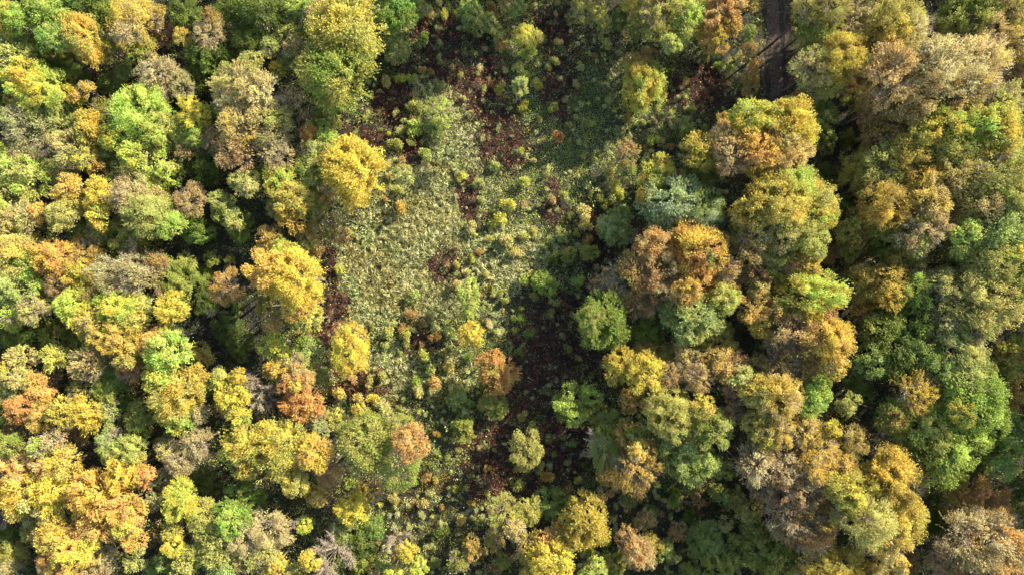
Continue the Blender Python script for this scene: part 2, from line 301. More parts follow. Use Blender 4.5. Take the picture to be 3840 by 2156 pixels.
(1920, 720): """
200 100 22 PS;300 60 42 TP;390 30 50 WS;600 10 32 SP;710 90 48 WB;790 30 72 WB h3;660 50 40 WS;540 150 75 WP h3;560 250 58 WP h3;480 310 36 VW;780 270 120 SW h5
820 190 90 GS h5;700 290 62 SG h4;1190 90 215 QS h14;1410 160 160 QG h14;1000 30 65 AY h12;570 370 52 AO h3;430 470 80 GW h3;580 450 62 VG h4;380 350 42 SW;235 415 26 SP
180 570 22 PS;90 680 62 WL h2.5;250 680 90 LG h3.5;315 690 44 WP;500 680 62 WL h3;170 780 42 WV;140 615 42 WP;70 870 26 YW;1380 440 205 YF h17;1080 440 125 FT h15
1410 610 170 OF + ;950 640 200 RA h14;1150 630 160 TR h15;1620 570 95 TR h15;1470 490 60 GS h17.5;700 690 95 RT h9;930 830 115 RA h12;1060 800 110 TR h12
1330 720 105 YO h16;1630 690 85 RA h13;1640 390 85 RA h14;700 940 170 GG h14 a1.2;600 950 105 VG + ;1370 920 180 SW h15;1220 880 105 GS h13;1600 810 112 LW h15
1050 1000 135 GD h10;1820 880 120 AO h15;1870 990 95 YA h14;1830 130 155 YV h17;1830 310 130 TY h16;1780 440 150 AT h15;1850 600 120 RA h14;1860 730 75 VT h14
1550 1110 115 AV h11;1560 1260 115 OT h13;1680 1290 90 RT h13;830 1300 120 YA h12 a1.2;1000 1380 130 BY h14;990 1210 85 AO h10;1140 1230 85 AV h9;1310 1290 115 RT h12
1180 1380 85 TR h13;1400 1400 105 TR h14;1600 1350 90 OT h14;1720 1390 85 WT h15;1870 1330 95 AV h13;1300 1130 105 GV h10;50 950 60 GD h2;130 1060 50 GS h2
60 1200 44 GS;840 1060 70 AG h6;900 330 50 KR h4;1060 310 60 VA h9;1720 260 80 AV h14;300 520 46 GD;420 1180 40 VG;300 900 34 SW;500 1250 30 TV;450 920 26 WS;380 1080 30 KS;600 1380 32 GK
160 300 40 WP;80 330 50 WP;30 450 60 WP;440 180 34 WT""",
(2880, 720): """
60 120 180 YV h18;310 100 170 WY + ;390 190 110 YL + ;120 300 150 VT h17;290 350 120 WV h17;50 480 110 VG h15;190 540 85 RO h15;290 570 110 YA h16;40 590 90 VG h14
250 780 215 YL h17 a.65;300 900 95 YB + ;50 900 95 AO h15;430 960 90 RO h15;200 1050 135 RT h16;460 1120 160 YO h18;250 1230 170 RA h15;490 1310 95 YT h17
80 1100 110 KA h14;100 1300 130 RK h14;300 1410 110 GL h13;850 90 150 AY h17;1180 80 150 YT h18;560 130 80 DG h10;650 270 115 AV h13;620 420 90 VG h11;850 270 165 GV h14
1130 280 150 TK h17;1250 240 90 PT h17;1000 410 145 GA h14;1120 380 90 VW h16;830 410 110 DG h11;1550 120 170 VT h18;1800 80 185 VL h19;1480 330 135 WL h18
1720 310 205 SW h19;1450 440 110 AG h14;1640 530 180 WV h18;1850 520 125 LY h19;1750 700 165 VG h18;1700 810 90 WS h17;1380 550 90 DG h11;1850 650 110 WS h18
870 680 145 YA h15;720 700 115 AV h13;1080 740 115 LG h15;1090 580 85 OP h13;720 880 100 AO h11;850 850 100 AV h12;700 600 80 RA h10;1300 700 130 WK h16
1500 850 225 VW h18;1180 850 110 KR h13;1350 1000 180 KV h16;1610 960 130 WV h18;950 1160 230 GD h15;850 1050 120 GV h14;1150 1010 100 GV h15;1400 1200 155 SW h17
1250 1280 120 GS h16;760 1260 110 GS h14;1450 1390 165 SW h17;1610 1350 95 GW h16;1840 1250 120 VG h14;1820 1160 80 YG h14;1880 900 80 TR h9;1900 1010 34 PT h10
1800 1400 95 AV h13;450 480 60 RA h8;1900 220 110 WL h18;640 1370 80 SG h10;620 1050 60 RA h6""",
(0, 1436): """
90 50 110 WV;310 50 130 YO;180 180 120 OY;310 260 110 YO;470 200 95 OY;650 210 120 YB h11;690 300 80 BY + ;790 40 105 GW h9;820 210 95 WS h9;1060 280 125 VG h9;950 190 100 GD h7
20 270 50 BW;1340 60 180 YW h13;1360 240 130 LB h10;1490 230 90 TK h9;1680 200 70 KR h6;1730 80 130 YB h10;1810 260 85 LY h10;1850 460 160 YV h12;1770 510 100 YL h11
1840 630 95 YW h11;1490 450 105 KT h9;1360 600 112 KT h9;1270 500 90 WK h8;1240 440 62 GV h6;300 480 85 WL;400 430 85 TK;60 450 110 WG;130 640 120 OT;480 610 145 YW h11
340 620 90 OT;870 440 112 WS h10;980 510 112 VW h11;1040 620 62 YV h10;830 550 62 WS h9;930 690 120 YB h12;1100 690 75 OY h11;1090 770 50 OR h9;210 830 160 YW h12
400 800 150 YB h12;140 940 90 BY + ;400 930 120 WT h11;260 1010 80 TW;60 790 60 KP x h10;750 830 160 YO h13;940 900 135 OY h12;620 950 90 GW h10;760 1010 150 OY h12
960 1060 112 OB h12;680 1100 110 OT h11;1000 1160 82 YO h11;850 1110 90 OT h11;720 680 62 RT h8;1380 850 130 BL h11 a1.3;1570 750 105 DG h5;1170 880 72 SK h7
1220 720 80 KG h6;1800 890 130 GE h9;1760 990 130 LE h11;1540 940 90 WV h9;1560 1080 130 VW h10;1650 1190 150 WV h10;1850 1150 120 TK h10;1300 1220 85 YB h10
1310 1120 90 VY h9;1480 1270 120 WV h9;1680 1330 150 WS h9;1870 1300 100 WT h9;1400 1380 100 WV h9;1240 1330 90 GS h7;430 1130 140 OY h12;600 1250 170 OB h13
330 1150 90 TO;780 1310 120 TK h9;400 1340 110 OT h11;510 1400 110 OY h11;700 1410 110 TR h9;100 1290 110 VA h7;60 1150 90 GD h6;240 1110 80 WG h8;90 1410 90 KT h8
1010 1340 80 SW h8;1150 1400 62 SG h6;40 130 80 GV h7;560 420 110 RK h6;20 1010 80 KT h8 x;1600 30 60 GS h6;1850 760 60 GD h5;100 350 70 RA h5;600 60 80 VT h8""",
(960, 1436): """
30 70 120 KP h8 x;110 140 70 KP h6 x;370 140 138 FO h9;240 30 72 FR h9;295 25 42 BY h10;630 80 62 YT h3;770 110 52 YP;880 110 52 BY h3;1220 50 62 YP h3
1340 30 52 OP h3;1110 120 32 SP;950 170 80 WT h3;600 260 66 WB h4;510 290 80 KT h4;790 215 62 YV h5;220 480 205 VY h13;440 540 130 OY h13 a1.15;550 640 85 RO h9 a1.4
470 840 85 AO h8;290 740 112 YW h11;80 350 80 YL h10;10 470 100 YW h11;500 350 72 KS h8;850 450 205 VG h14;1150 450 132 OR + ;1080 620 140 VG + ;1080 320 110 VG + 
1365 385 34 YO h1.2;1290 710 46 RO h2;1350 725 36 YV;1740 640 36 YA;1620 900 32 YA;1540 1040 50 VT;1480 440 22 YT;1540 130 90 GS h3;1570 330 90 GV h3;1800 170 100 VG h4
740 940 112 BY h8;790 850 82 AY h6;360 1070 66 LB h6;285 1055 34 KP x;880 1090 82 GE h4;640 1110 82 GS h4;800 1190 112 GD h4;1060 1170 95 KP h5 x;1140 1265 72 BY h7
1520 1330 84 VG h5;1640 1230 68 OA h5 a1.3;1800 1180 78 AV h5;1870 960 110 VW h6;1900 1110 42 PY h7;90 1090 160 TP h10;60 1260 130 WT h9;400 1330 82 BY h9;150 1370 100 YW h8
270 1400 80 WY h7;590 1270 150 KT h8 x;520 1400 95 KP h7 x;1220 1390 72 LB h6;1030 1430 62 LB h6;950 1370 50 SG h4;790 1330 90 GV h3;40 880 62 GE h5;420 200 40 YR h5
1750 830 30 TV;1500 790 34 GV;1330 620 36 GD;1440 560 26 SG;1680 480 30 TK;1620 700 30 SG;1790 500 24 KS;1400 940 32 RA;1250 900 50 TV;1040 870 50 VT h2;1400 1120 60 GD h3
1690 1040 40 GS h2;720 760 60 VG h2;1860 1340 60 VG h4;1350 1350 60 KG h2;1780 1400 70 RK h2;840 1400 30 SP;740 1410 36 TO;620 1330 60 GS h3""",
(1920, 1436): """
460 140 140 GL h9;105 470 112 VV h8 a1.15;930 600 165 AO h12 a1.1;940 520 62 YP h14;720 490 105 VG h9 a1.8;740 690 90 AO h9;850 400 100 AO h10;700 280 110 VG h7
960 440 90 GV h12;1180 190 160 WV h15;1440 180 82 BO h15.5;1510 370 130 WG h15;1230 330 110 VW h14;1350 530 165 GS h13;1160 480 90 SG h12;1480 600 52 LW h14;1560 630 90 VG h10
1200 620 80 AV h9;1850 90 115 YW h16;1870 260 115 YV h15;1700 60 105 RT h14;1900 420 95 YV h15;1640 230 82 TR h13;900 130 95 AO h10;1840 600 150 PR h15;1750 610 85 RP h13
1900 760 110 RK h12;570 1000 158 YA h11 a1.25;690 860 55 RO h8;260 700 66 OA h3;60 760 56 VW h3;500 720 32 VW;290 440 22 RO;320 540 32 VG;230 610 38 VW;110 650 38 VG
40 640 38 VG;110 960 105 VW h6;290 900 112 GS h4;180 850 42 VW h3;30 1100 82 PY h8;320 1340 142 BY h12;290 1190 135 AO h9;130 1230 110 AV h8;130 1400 82 OV h7
950 1280 112 OT h9;880 1190 95 RO h7;1050 1200 82 AV h6;1130 1250 90 GS h5;1230 1310 42 SW h5;1230 870 72 GL h3;1010 1020 72 TO h4;1060 950 52 GE h3;1250 1110 75 RO h4
620 1400 85 LW h9;600 1270 62 VG h3;760 1350 90 GV h5;1430 1130 105 SG h6;1480 1250 112 SG h6;1600 1050 62 TW h6;1780 960 92 VT h7;1700 890 72 VG h6;1850 1280 112 VG h8
1700 1200 72 GV h6;1560 1380 120 GW h7;1820 1100 90 GV h6;1350 1420 72 VG h5;1530 800 52 VG h4;680 1180 70 GD h3;1330 1000 70 GD h3;880 880 80 GK h3;1000 740 36 VA h2;1400 880 60 RK h3
1600 860 60 GS h5;1340 760 70 GR h4;450 450 40 GS;560 620 40 GD;420 600 30 KS;520 300 40 TG;80 250 50 TV""",
(2880, 1436): """
80 90 150 YT h17;60 350 110 YT h16;320 110 128 LE h15;590 150 82 VW h14;680 50 92 GD h11;460 330 72 BY h15;280 360 120 TY h15;400 490 112 TY h15;620 430 112 AT h14
1500 100 220 LG h18;1620 280 175 LG + ;1300 440 225 GL + ;1100 330 165 GV + ;1300 590 100 GW + ;950 250 120 AG h15;1090 70 130 AY h16;1460 240 80 YG h19;1050 480 100 GD h14
1820 100 95 AO h12;1830 380 140 GS h14;1760 560 120 SG h14;1600 640 90 GD h9;900 690 195 AY h18;780 780 140 YO + ;600 800 170 YV h18;710 1030 180 WV h19;950 1000 190 YV + 
900 1180 140 YP + ;200 750 175 RK h15;150 950 175 RK h14;330 1080 165 RA h15;330 610 110 YT h16;100 620 130 RK h14;1080 1050 75 AV h13;1210 1050 110 GD h6
1500 1190 225 TK h16;1710 1150 195 TO h16;1600 900 150 RA h11;1480 950 140 AV h10;1870 1260 110 TP h15;1400 1330 150 KR h14;60 1330 120 VG h9;350 1350 150 VY h11
560 1370 120 YV h12;800 1370 150 AT h10;1000 1340 100 RA h8;50 1180 72 GE h6;200 1250 90 GD h6;1870 800 90 DG h7;1870 1000 82 GD h7;550 620 90 YT h15;1270 830 80 DG h4;1420 720 60 GD h5"""}

ITEMS = []
for (ox, oy), txt in DATA.items():
    for rec in txt.replace('\n', ';').split(';'):
        f = rec.split()
        if not f: continue
        e = dict(x=ox + float(f[0]) / SC, y=oy + float(f[1]) / SC, r=float(f[2]) / SC, c=f[3], h=None, a=1.0, t=None, bare=False, plus=False)
        for q in f[4:]:
            if q[0] == 'h': e['h'] = float(q[1:])
            elif q[0] == 'a': e['a'] = float(q[1:])
            elif q[0] == 't': e['t'] = float(q[1:])
            elif q == 'x': e['bare'] = True
            elif q == '+': e['plus'] = True
        if ox == 0 and oy < 1400 and e['c'] in ('YO', 'YB') and len(ITEMS) % 2: e['c'] = 'YL'
        if ox == 0 and e['c'] in ('OY', 'YW') and len(ITEMS) % 3 == 0: e['c'] = 'YV' if e['c'] == 'OY' else 'LY'
        if ox == 0 and oy > 1400 and e['c'] == 'OY' and len(ITEMS) % 2: e['c'] = 'OF'
        ITEMS.append(e)

# ------------------------------------------------------------------ landmarks used in the descriptions (photo pixels)
LM = [((1328, 650), 'the round golden tree beside the clearing'), ((1320, 220), 'the giant olive crown'), ((2405, 340), 'the lone yellow tree'),
      ((2910, 180), 'the dark track'), ((2100, 515), 'the orange bush in mossy grass'), ((2560, 770), 'the silvery crown'), ((2600, 950), 'the big orange crown'),
      ((2265, 1180), 'the lush green tree'), ((2150, 1500), 'the fresh green lone tree'), ((1767, 1253), 'the round yellow sapling'), ((1870, 1400), 'the orange lone tree'),
      ((1380, 1650), 'the half olive crown'), ((1540, 1665), 'the half orange crown'), ((1330, 1900), 'the bright yellow saw edged bush'), ((1070, 1690), 'the large pale green crown'),
      ((1500, 950), 'the pale reed bed'), ((1115, 1040), 'the golden cluster'), ((850, 1250), 'the dark hollow'), ((500, 1020), 'the wide tan crown'), ((640, 1165), 'the small yellow round tree'),
      ((270, 1150), 'the acid yellow tree'), ((560, 480), 'the lime trees'), ((600, 300), 'the grey beige dome'), ((325, 150), 'the slanting yellow crown'), ((520, 90), 'the tan round crown'),
      ((180, 45), 'the fresh green top crown'), ((100, 330), 'the orange and yellow left crown'), ((75, 1000), 'the broad pale left edge crown'), ((650, 1330), 'the lime and orange pair'),
      ((690, 1860), 'the tall lime yellow tree'), ((400, 1880), 'the orange crowns'), ((150, 1850), 'the yellow lower left crowns'), ((870, 1930), 'the vivid green crown'), ((300, 2060), 'the bottom left orange crown'),
      ((975, 1470), 'the bare pale tree'), ((1145, 1505), 'the fiery orange tree'), ((2200, 1940), 'the amber oval tree'), ((2080, 2100), 'the yellow tree at the bottom edge'), ((2380, 1740), 'the amber shaded tree'),
      ((1970, 1670), 'the shaded olive oval'), ((3040, 480), 'the golden yellow right crown'), ((3160, 210), 'the gold tree beside the track'), ((3500, 270), 'the pale straw giant crown'), ((3670, 490), 'the lime right crown'),
      ((3005, 1110), 'the flat yellow crown'), ((3110, 1275), 'the gold and rust crown'), ((3350, 1290), 'the dark green right crown'), ((3600, 1140), 'the feathery olive crown'), ((3600, 1500), 'the huge green crown'),
      ((3310, 1900), 'the huge amber crown'), ((3650, 2020), 'the beige lower right crown'), ((3040, 1490), 'the lime ball crown'), ((3740, 870), 'the silver right edge crown'), ((2200, 1750), 'the dark bracken'),
      ((1750, 1110), 'the willow bush'), ((3090, 2110), 'the bottom edge near the amber crown')]
def dirword(dx, dy):
    d = math.hypot(dx, dy)
    if d < 25: return 'at the middle of'
    h = 'right' if dx > 0 else 'left'; v = 'below' if dy > 0 else 'above'
    a = abs(dy) / (abs(dx) + 1e-6)
    w = h if a < .41 else (v if a > 2.41 else '%s and %s' % (v, h))
    w = {'right': 'right of', 'left': 'left of', 'below': 'below', 'above': 'above'}.get(w, w + ' of')
    pre = 'just ' if d < 95 else ('' if d < 210 else 'far ')
    return pre + w
used = set()
def make_label(e, kind):
    sz = 'tiny' if e['r'] < 18 else 'small' if e['r'] < 38 else 'medium' if e['r'] < 62 else 'large' if e['r'] < 90 else 'huge'
    c1 = PAL[e['c'][0]][1]; c2 = PAL[e['c'][1]][1]
    near = sorted(LM, key=lambda q: (q[0][0]-e['x'])**2 + (q[0][1]-e['y'])**2)[:7]
    ph = ['%s %s' % (dirword(e['x']-q[0][0], e['y']-q[0][1]), q[1]) for q in near]
    cands = ['%s %s %s %s' % (sz, c1, kind, p) for p in ph[:2]]
    cands += ['%s %s and %s %s %s' % (sz, c1, c2, kind, p) for p in ph[:2]]
    cands += ['%s %s %s %s, %s' % (sz, c1, kind, ph[0], q) for q in ph[1:]]
    for l in cands:
        if len(l.split()) <= 16 and l not in used: used.add(l); return l
    for l in cands:
        for s in ('outermost ', 'lower ', 'second '):
            if s + l not in used and len(l.split()) <= 15: used.add(s + l); return s + l
    return cands[0]

# ------------------------------------------------------------------ builders
def link(o, parent=None):
    col.objects.link(o)
    if parent: o.parent = parent
    return o
def jig(c, s=.06): return tuple(max(.01, v * (1 + random.uniform(-s, s))) for v in c)
def paint(o, cols):
    o.color = (*jig(PAL[cols[0]][0]), 1); o['tint2'] = list(jig(PAL[cols[1]][0]))
KIND = {'Y': 'yellow_tree', 'B': 'yellow_tree', 'O': 'orange_tree', 'F': 'orange_tree', 'R': 'russet_tree', 'T': 'tan_tree', 'K': 'tan_tree', 'L': 'lime_tree', 'G': 'green_tree',
        'D': 'green_tree', 'E': 'green_tree', 'V': 'olive_tree', 'W': 'pale_green_tree', 'S': 'soft_green_tree', 'Q': 'silvery_tree', 'A': 'amber_tree', 'P': 'pale_tree'}
def default_h(e):
    rm = e['r'] / PXM
    inclear = 1250 < e['x'] < 2700
    if rm < 1.25 and inclear: return .9 + 1.3 * rm
    base = 11 if e['x'] < 1500 else 15
    return base + random.uniform(-1, 1) if rm > 1.6 else base * .8
def crown_obj(e, zc, zr, sc, parent, x=0, y=0):
    rx = e['r'] / PXM * sc * (1.07 if e['x'] < 1250 else 1.22 if e['x'] > 2900 and e['r'] > 55 else 1.14); ry = rx * e['a']
    rm = max(rx, ry)
    if e['bare']: me = random.choice(TWIGS); nm = 'branches'
    else:
        cls = 'XL' if rm > 3.1 else 'L' if rm > 2.0 else 'M' if rm > 1.15 else 'S'
        thin = e['c'][0] in 'KTRP' or (e['c'][0] in 'VAW' and random.random() < .35)
        me = random.choice(CR[cls + ('t' if thin else '')]); nm = 'crown'
    o = bpy.data.objects.new(nm, me); link(o, parent); paint(o, e['c'])
    o.location = (x, y, zc)
    if e['a'] == 1.0: o.rotation_euler = (0, 0, random.uniform(0, 6.28)); q = random.uniform(.94, 1.07); o.scale = (rx*q, ry/q, zr)
    else: o.rotation_euler = (0, 0, R(e['t'] or 0)); o.scale = (rx, ry, zr)
    if nm == 'crown' and thin and rm > 1.5:
        b = bpy.data.objects.new('branches', random.choice(TWIGS)); link(b, parent); b.location = (x, y, zc - zr*.05); b.rotation_euler = (0, 0, random.uniform(0, 6.28)); b.scale = (rx*.93, ry*.93, zr*.93)
    return o
last = None
for e in ITEMS:
    rm = e['r'] / PXM; h = e['h'] or default_h(e); e['h'] = h
    small = h < 3.6 and rm < 1.6
    zr = min(rm * .85, h * .5) * (1.0 if rm > 1.5 else 1.1)
    if rm > 2.6: zr = rm * 1.05
    if h > 9: zr = min(zr * 1.15, h * .45)
    zc = h - zr * .8
    if small:
        s = (CAM_H - h * .5) / CAM_H; wx, wy = w2(e['x'], e['y'])
        o = bpy.data.objects.new('shrub', random.choice(SHRUBS)); link(o); paint(o, e['c'])
        o.color = tuple(min(.74, v * 1.2) for v in o.color[:3]) + (1,)
        o.location = (wx * s, wy * s, 0); q = random.uniform(.9, 1.1); o.scale = (rm*1.1*q*s, rm*1.1/q*s*e['a'], h * .95); o.rotation_euler = (0, 0, random.uniform(0, 6.28))
        o['label'] = make_label(e, 'shrub'); o['category'] = 'shrub'; o['group'] = 'low shrubs scattered over the clearing'
        continue
    s = (CAM_H - zc) / CAM_H; wx, wy = w2(e['x'], e['y']); wx *= s; wy *= s
    if e['plus'] and last is not None:
        lt = last; crown_obj(e, zc, zr, s, lt, wx - lt.location.x, wy - lt.location.y); continue
    t = bpy.data.objects.new('bare_tree' if e['bare'] else KIND[e['c'][0]], None); link(t); t.location = (wx, wy, 0); t.empty_display_size = .5
    kind = 'bare twiggy tree' if e['bare'] else ('sapling' if h < 5 else 'tree')
    t['label'] = make_label(e, kind); t['category'] = 'sapling' if h < 5 else 'tree'
    t['group'] = 'bare twiggy trees' if e['bare'] else KIND[e['c'][0]].replace('_', ' ') + 's of the autumn wood'
    tr = bpy.data.objects.new('trunk', random.choice(TRUNKS)); link(tr, t); wd = .6 + .4 * min(1, rm / 3); q = min(zc*wd, rm*3.0*min(1, e['a'] + .2)); tr.scale = (q, q, zc); tr.rotation_euler = (0, 0, random.uniform(0, 6.28))
    crown_obj(e, zc, zr, s, t); last = t

# the wood goes on past the frame: simple trees round it
nb = 0
for k in range(900):
    px, py = random.uniform(-1000, 4900), random.uniform(-900, 3000)
    if -130 < px < 3970 and -130 < py < 2290: continue
    if (2760 < px < 3040 or 3320 < px < 3620) and py < 0: continue
    if any((px-a)**2 + (py-b)**2 < 150**2 for a, b in locals().setdefault('done', [])): continue
    done.append((px, py)); nb += 1
    e = dict(x=px, y=py, r=random.uniform(75, 115), c=random.choice(['YO', 'VY', 'GV', 'WS', 'TR', 'TK', 'LW', 'AO', 'GS', 'WV']), a=1.0, t=None, bare=False)
    h = random.uniform(17, 21) if px > 3150 else random.uniform(13, 16) if px > 1500 else random.uniform(10, 13); rm = e['r']/PXM; zr = rm*1.1; zc = h - zr*.8
    X, Y = w2(px, py); s_ = (CAM_H - zc)/CAM_H
    t = bpy.data.objects.new(KIND[e['c'][0]], None); link(t); t.location = (X*s_, Y*s_, 0)
    t['label'] = 'one of the autumn trees standing beyond the edge of the view'; t['category'] = 'tree'; t['group'] = 'trees beyond the edge of the view'
    tr = bpy.data.objects.new('trunk', random.choice(TRUNKS)); link(tr, t); tr.scale = (zc, zc, zc)
    crown_obj(e, zc, zr, s_, t)
print('BORDER', nb)

# ------------------------------------------------------------------ ground
def add_sheet(name, x0, x1, y0, y1, nx, ny, z, mat, amp=0.0):
    X, Y = np.meshgrid(np.linspace(x0, x1, nx), np.linspace(y0, y1, ny)); Z = z + amp * fbm(X, Y, .08)
    V = np.stack([X, Y, Z], -1).reshape(-1, 3); F = [(j*nx+i, j*nx+i+1, (j+1)*nx+i+1, (j+1)*nx+i) for j in range(ny-1) for i in range(nx-1)]
    me = bpy.data.meshes.new(name); me.from_pydata([tuple(v) for v in V], [], F); me.materials.append(mat)
    o = bpy.data.objects.new(name, me); link(o); o['kind'] = 'structure'; return o
M_floor = simple_mat('forest_floor', (.016, .015, .010), (.05, .045, .026), 1.1, bump=.5, detail=10)
add_sheet('ground', -700, 700, -700, 700, 60, 60, -.05, M_floor)

def zone_blobs(px, py, blobs, wob):
    m = np.zeros(len(px), bool)
    for (cx, cy, rx, ry) in blobs:
        m |= ((px - cx*1.4907) / (rx*1.4907))**2 + ((py - cy*1.4907) / (ry*1.4907))**2 + wob < 1
    return m
Z_CLEAR = [(1200, 300, 330, 420), (1180, 640, 340, 300), (1180, 880, 320, 200), (1350, 1150, 330, 330), (1700, 300, 260, 230), (1600, 1350, 420, 160), (1050, 1330, 200, 120)]
Z_REED = [(1000, 650, 165, 160), (1080, 480, 150, 115), (1150, 360, 80, 120), (920, 740, 90, 110), (1280, 640, 110, 80), (1130, 250, 90, 50), (1000, 930, 140, 70), (1120, 760, 90, 40)]
Z_GRASS = [(1450, 350, 85, 170), (1380, 200, 60, 150), (1290, 30, 140, 60), (1330, 450, 130, 70), (1230, 900, 110, 60), (1350, 130, 90, 60)]
Z_FERN = [(1110, 120, 70, 90), (1200, 190, 75, 130), (1240, 320, 45, 110), (975, 270, 65, 70), (920, 350, 75, 45), (1280, 350, 55, 90), (1390, 80, 65, 75), (1405, 180, 48, 120),
          (1035, 370, 40, 50), (1120, 670, 38, 42), (835, 790, 50, 90), (1430, 850, 110, 150), (1370, 950, 120, 120), (1500, 640, 40, 110), (1420, 1090, 90, 160), (1260, 1160, 110, 130),
          (1750, 220, 100, 60), (1180, 500, 30, 60), (900, 960, 80, 45), (1060, 850, 50, 40), (1390, 520, 25, 60), (1020, 160, 30, 40), (820, 680, 30, 60)]
Z_SHADE = [(570, 830, 110, 190), (490, 640, 60, 50), (2110, 400, 55, 140), (2180, 1000, 50, 140), (2310, 1230, 60, 60)]  # shaded hollow and gaps among the trees, darkened by leaf colour
TRACKS = [[(2893, -700), (2895, 0), (2912, 300), (2925, 700)], [(3465, -700), (3470, 0), (3505, 130), (3540, 240)]]
def zones(x, y):
    px = x * PXM + 1920; py = 1078 - y * PXM
    wob = .55 * fbm(x, y, .22) + .45 * vnoise(x, y, .9) + .5 * vnoise(x, y, 2.1) + .25 * rng.normal(0, 1, len(x))
    z = np.zeros(len(x), int)
    z[zone_blobs(px, py, Z_CLEAR, wob)] = 1; z[zone_blobs(px, py, Z_GRASS, wob)] = 3; z[zone_blobs(px, py, Z_REED, wob)] = 2
    z[zone_blobs(px, py, Z_FERN, wob + np.where(py < 500, .22, .05))] = 4; z[zone_blobs(px, py, Z_SHADE, wob*.6)] = 5
    for T, w in zip(TRACKS, (50, 36)):
        tx = np.interp(py, [p[1] for p in T], [p[0] for p in T]); z[(np.abs(px - tx) < w*(1 + .15*vnoise(x, y, .6))) & (py < T[-1][1])] = 6
    return z
def track(name, T, w, lab):
    V = []; F = []; n = 60
    for i in range(n):
        py = T[0][1] + (T[-1][1]-T[0][1]) * i/(n-1); px = np.interp(py, [p[1] for p in T], [p[0] for p in T])
        for k, s in enumerate((-1, -.55, -.3, 0, .3, .55, 1)):
            X, Y = w2(px + s*w*(1+.12*math.sin(i*1.7+k)), py); V.append((X, Y, .02 - (.14 if abs(s) == .55 else 0) + .02*math.sin(i*2.3+k*1.9)))
    for i in range(n-1):
        for k in range(6): F.append((i*7+k, i*7+k+1, i*7+k+8, i*7+k+7))
    me = bpy.data.meshes.new(name); me.from_pydata(V, [], F); me.materials.append(M_track)
    o = bpy.data.objects.new(name, me); link(o); o['kind'] = 'structure'; o['label'] = lab
track('track', TRACKS[0], 54, 'dark dirt track between trees at the top right')
track('track', TRACKS[1], 44, 'narrow brown track cutting down from the top edge at the far right')

# ------------------------------------------------------------------ ground cover
def cover(name, label, cat, P, N, size, hue, slim=.35):
    hue = hue * np.array((1.06, 1.0, .74))
    me = mesh_quads(name, leaves(P, N, size, slim), M_cover, None, hue)
    o = bpy.data.objects.new(name, me); link(o); o['kind'] = 'stuff'; o['label'] = label; o['category'] = cat
    return o
def mixc(a, b, t): return np.array(a)[None]*(1-t[:, None]) + np.array(b)[None]*t[:, None]
def scatter(n, x0=-88, x1=88, y0=-52, y1=52): return rng.uniform(x0, x1, n), rng.uniform(y0, y1, n)

# undergrowth on the whole forest floor: lumpy leafy carpet, waist to head high under the trees
x, y = scatter(1000000, -95, 95, -58, 58); z = zones(x, y); k = np.isin(z, (0, 1, 5)); x, y, z = x[k], y[k], z[k]
d = fbm(x, y, .38) + .55 * vnoise(x, y, 1.5)
thr = np.where(z == 1, np.where(y < -9, -.4, -.22), np.where(z == 5, -.5, -.55))
k = (d + rng.uniform(-.35, .35, len(x)) > thr) & ((z != 5) | (rng.random(len(x)) < .9)); x, y, z, d = x[k], y[k], z[k], d[k]
hgt = np.clip(.9 + 1.7*d, .10, 3.8) * np.where(z == 1, .45, np.where(z == 5, 1.0, 1.45)) * rng.uniform(.5, 1.08, len(x))
c = mixc((.09, .13, .04), (.25, .27, .09), np.clip(fbm(x, y, .3)+.5, 0, 1))
c = np.where((fbm(x + 40, y, .16) > .24)[:, None], c*.4 + np.array((.24, .14, .05))*.6, c)
pale = (vnoise(x, y, .8) + .3*vnoise(x, y, 2.4) > np.where(z == 1, np.where(y < -9, .55, .26), .42)); c = np.where(((z == 1) & (y < -9))[:, None], c*np.array((.85, .72, .65)), c); c = np.where((z == 1)[:, None], c*np.array((1.1, 1.2, .95)), c); c = np.where(pale[:, None], np.array((.40, .44, .20))[None], c)
c = np.where((z == 5)[:, None], c*.35 + np.array((.03, .045, .035))[None], c)  # shade of the hollow and gaps is put into the leaf colour
g = np.stack([-vnoise(x+.3, y, 1.5)+vnoise(x-.3, y, 1.5), -vnoise(x, y+.3, 1.5)+vnoise(x, y-.3, 1.5), np.full(len(x), .7)], 1)
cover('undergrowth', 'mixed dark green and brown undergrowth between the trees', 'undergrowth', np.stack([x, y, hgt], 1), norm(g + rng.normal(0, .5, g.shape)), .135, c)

# reed bed: pale bent blades in combed tufts
x, y = scatter(430000, -40, 15, -18, 45); z = zones(x, y); k = z == 2; x, y = x[k], y[k]
ang = 1.6*vnoise(x, y, .25) + 2.6*vnoise(x, y, 1.7) + rng.normal(0, .5, len(x)) + .8; D = np.stack([np.cos(ang), np.sin(ang), rng.uniform(.15, .9, len(x))], 1)
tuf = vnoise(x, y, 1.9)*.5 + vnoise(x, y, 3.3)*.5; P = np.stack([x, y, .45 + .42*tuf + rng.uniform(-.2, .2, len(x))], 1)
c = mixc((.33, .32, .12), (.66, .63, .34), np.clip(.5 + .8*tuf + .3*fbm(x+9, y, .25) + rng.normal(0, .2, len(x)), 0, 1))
c = c * np.where((fbm(x+70, y, .3) > .18)[:, None], np.array((.97, .92, .82))[None], np.where((fbm(x, y+50, .35) > .2)[:, None], np.array((.92, 1.0, .9))[None], 1.0))
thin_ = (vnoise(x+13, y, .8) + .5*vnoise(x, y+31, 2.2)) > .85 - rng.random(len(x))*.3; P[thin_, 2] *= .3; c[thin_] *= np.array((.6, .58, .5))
D = norm(D + rng.normal(0, .25, D.shape)); wv = norm(np.cross(D, rng.normal(0, 1, D.shape))) * .03; l = rng.uniform(.09, .24, len(x))[:, None]
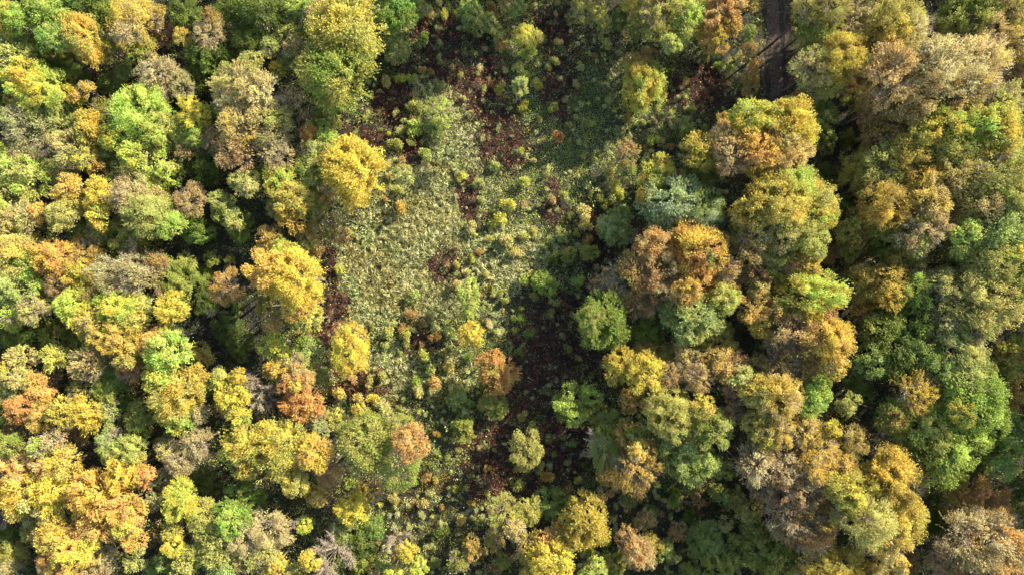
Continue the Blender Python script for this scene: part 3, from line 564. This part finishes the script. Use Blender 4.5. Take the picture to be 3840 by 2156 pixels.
V = np.stack([P - D*l - wv, P - D*l + wv, P + D*l + wv*.4, P + D*l - wv*.4], 1).reshape(-1, 3)
me = mesh_quads('reeds', V, M_cover, None, c * np.array((.99, 1.0, .88))); o = bpy.data.objects.new('reeds', me); link(o)
o['kind'] = 'stuff'; o['label'] = 'pale straw coloured reeds bent in tufts across the clearing'; o['category'] = 'reeds'

# short mossy grass
x, y = scatter(420000, -40, 30, -30, 46); z = zones(x, y); k = np.isin(z, (1, 3)) & ((z == 3) | (rng.random(len(x)) < .45)); x, y, z = x[k], y[k], z[k]
P = np.stack([x, y, .12 + .12*vnoise(x, y, 1.3) + rng.uniform(0, .1, len(x))], 1); N = norm(rng.normal(0, .6, P.shape) + np.array([0, 0, 1.]))
c = mixc((.22, .30, .07), (.44, .47, .17), np.clip(.5 + fbm(x, y, .5) + rng.normal(0, .15, len(x)), 0, 1))
cover('grass', 'short mossy green grass in the clearing', 'grass', P, N, .10, c, .35)

# dark red brown bracken: deep, clumpy, paler browny pink frond tips
x, y = scatter(620000, -42, 35, -35, 46); z = zones(x, y); k = z == 4; x, y = x[k], y[k]
d = vnoise(x, y, 1.3)*.5 + vnoise(x, y, 2.9)*.6; k = d > -.6 + rng.uniform(-.2, .3, len(x)); x, y, d = x[k], y[k], d[k]
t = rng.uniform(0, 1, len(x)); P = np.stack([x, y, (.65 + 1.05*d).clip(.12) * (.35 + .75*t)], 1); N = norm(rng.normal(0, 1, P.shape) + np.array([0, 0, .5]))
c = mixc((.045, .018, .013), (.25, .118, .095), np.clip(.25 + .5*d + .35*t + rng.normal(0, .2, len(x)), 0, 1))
c = np.where((rng.random(len(x)) < .04)[:, None], np.array((.50, .36, .24))[None], c)
c = np.where((vnoise(x+5, y, 1.1) > .5)[:, None], np.array((.30, .31, .13))[None], c)
cover('bracken', 'dark red brown withered bracken patches in the clearing', 'bracken', P, N, .14, c, .3)

# hundreds of knee high pale herbs dotted over the clearing
PP, NN, HH = [], [], []
for _ in range(5200):
    x, y = rng.uniform(-46, 36), rng.uniform(-42, 45); z = zones(np.array([x]), np.array([y]))[0]
    if z not in (1, 3, 4, 2) or rng.random() > {1: .62, 3: .10, 4: .20, 2: .02}[z]: continue
    r = rng.uniform(.22, .66) * (1.5 if rng.random() < .3 else 1); n = int(260 * r / .4); P, N = shrub_points(n)
    PP.append(P * np.array([r, r * rng.uniform(.7, 1.4), r * rng.uniform(1.2, 2.2)]) + np.array([x, y, .1])); NN.append(N)
    b = [(.56, .58, .30), (.50, .56, .24), (.42, .48, .27), (.64, .58, .36), (.60, .59, .17), (.36, .43, .17), (.54, .36, .19)][int(rng.choice(7, p=[.26, .22, .18, .12, .08, .10, .04]))]
    HH.append(np.tile(np.array(b) * rng.uniform(.85, 1.12), (n, 1)))
P, N, c = np.vstack(PP), np.vstack(NN), np.vstack(HH)
cover('pale_herbs', 'small pale green and straw herbs dotted over the clearing', 'herbs', P, N, .055, c, .4)
# fallen leaves lying on the tracks and the open soil
x, y = scatter(420000, -95, 95, -58, 58); z = zones(x, y); k = (z == 6) | ((z == 5) & (rng.random(len(x)) < .12)) | ((z == 0) & (rng.random(len(x)) < .25)) | ((z == 4) & (rng.random(len(x)) < .2)); x, y, z = x[k], y[k], z[k]
k = (z != 6) | (fbm(x, y, 1.2) + rng.uniform(-.6, .6, len(x)) > .05); x, y = x[k], y[k]
P = np.stack([x, y, rng.uniform(.04, .10, len(x))], 1); N = norm(rng.normal(0, .3, P.shape) + np.array([0, 0, 1.]))
c = mixc((.07, .045, .025), (.30, .20, .08), rng.random(len(x))**1.6)
cover('leaf_litter', 'fallen brown and yellow leaves on the tracks and soil', 'leaf litter', P, N, .10, c, .55)
print('THINGS', len([o for o in bpy.data.objects if o.parent is None]), 'ITEMS', len(ITEMS))
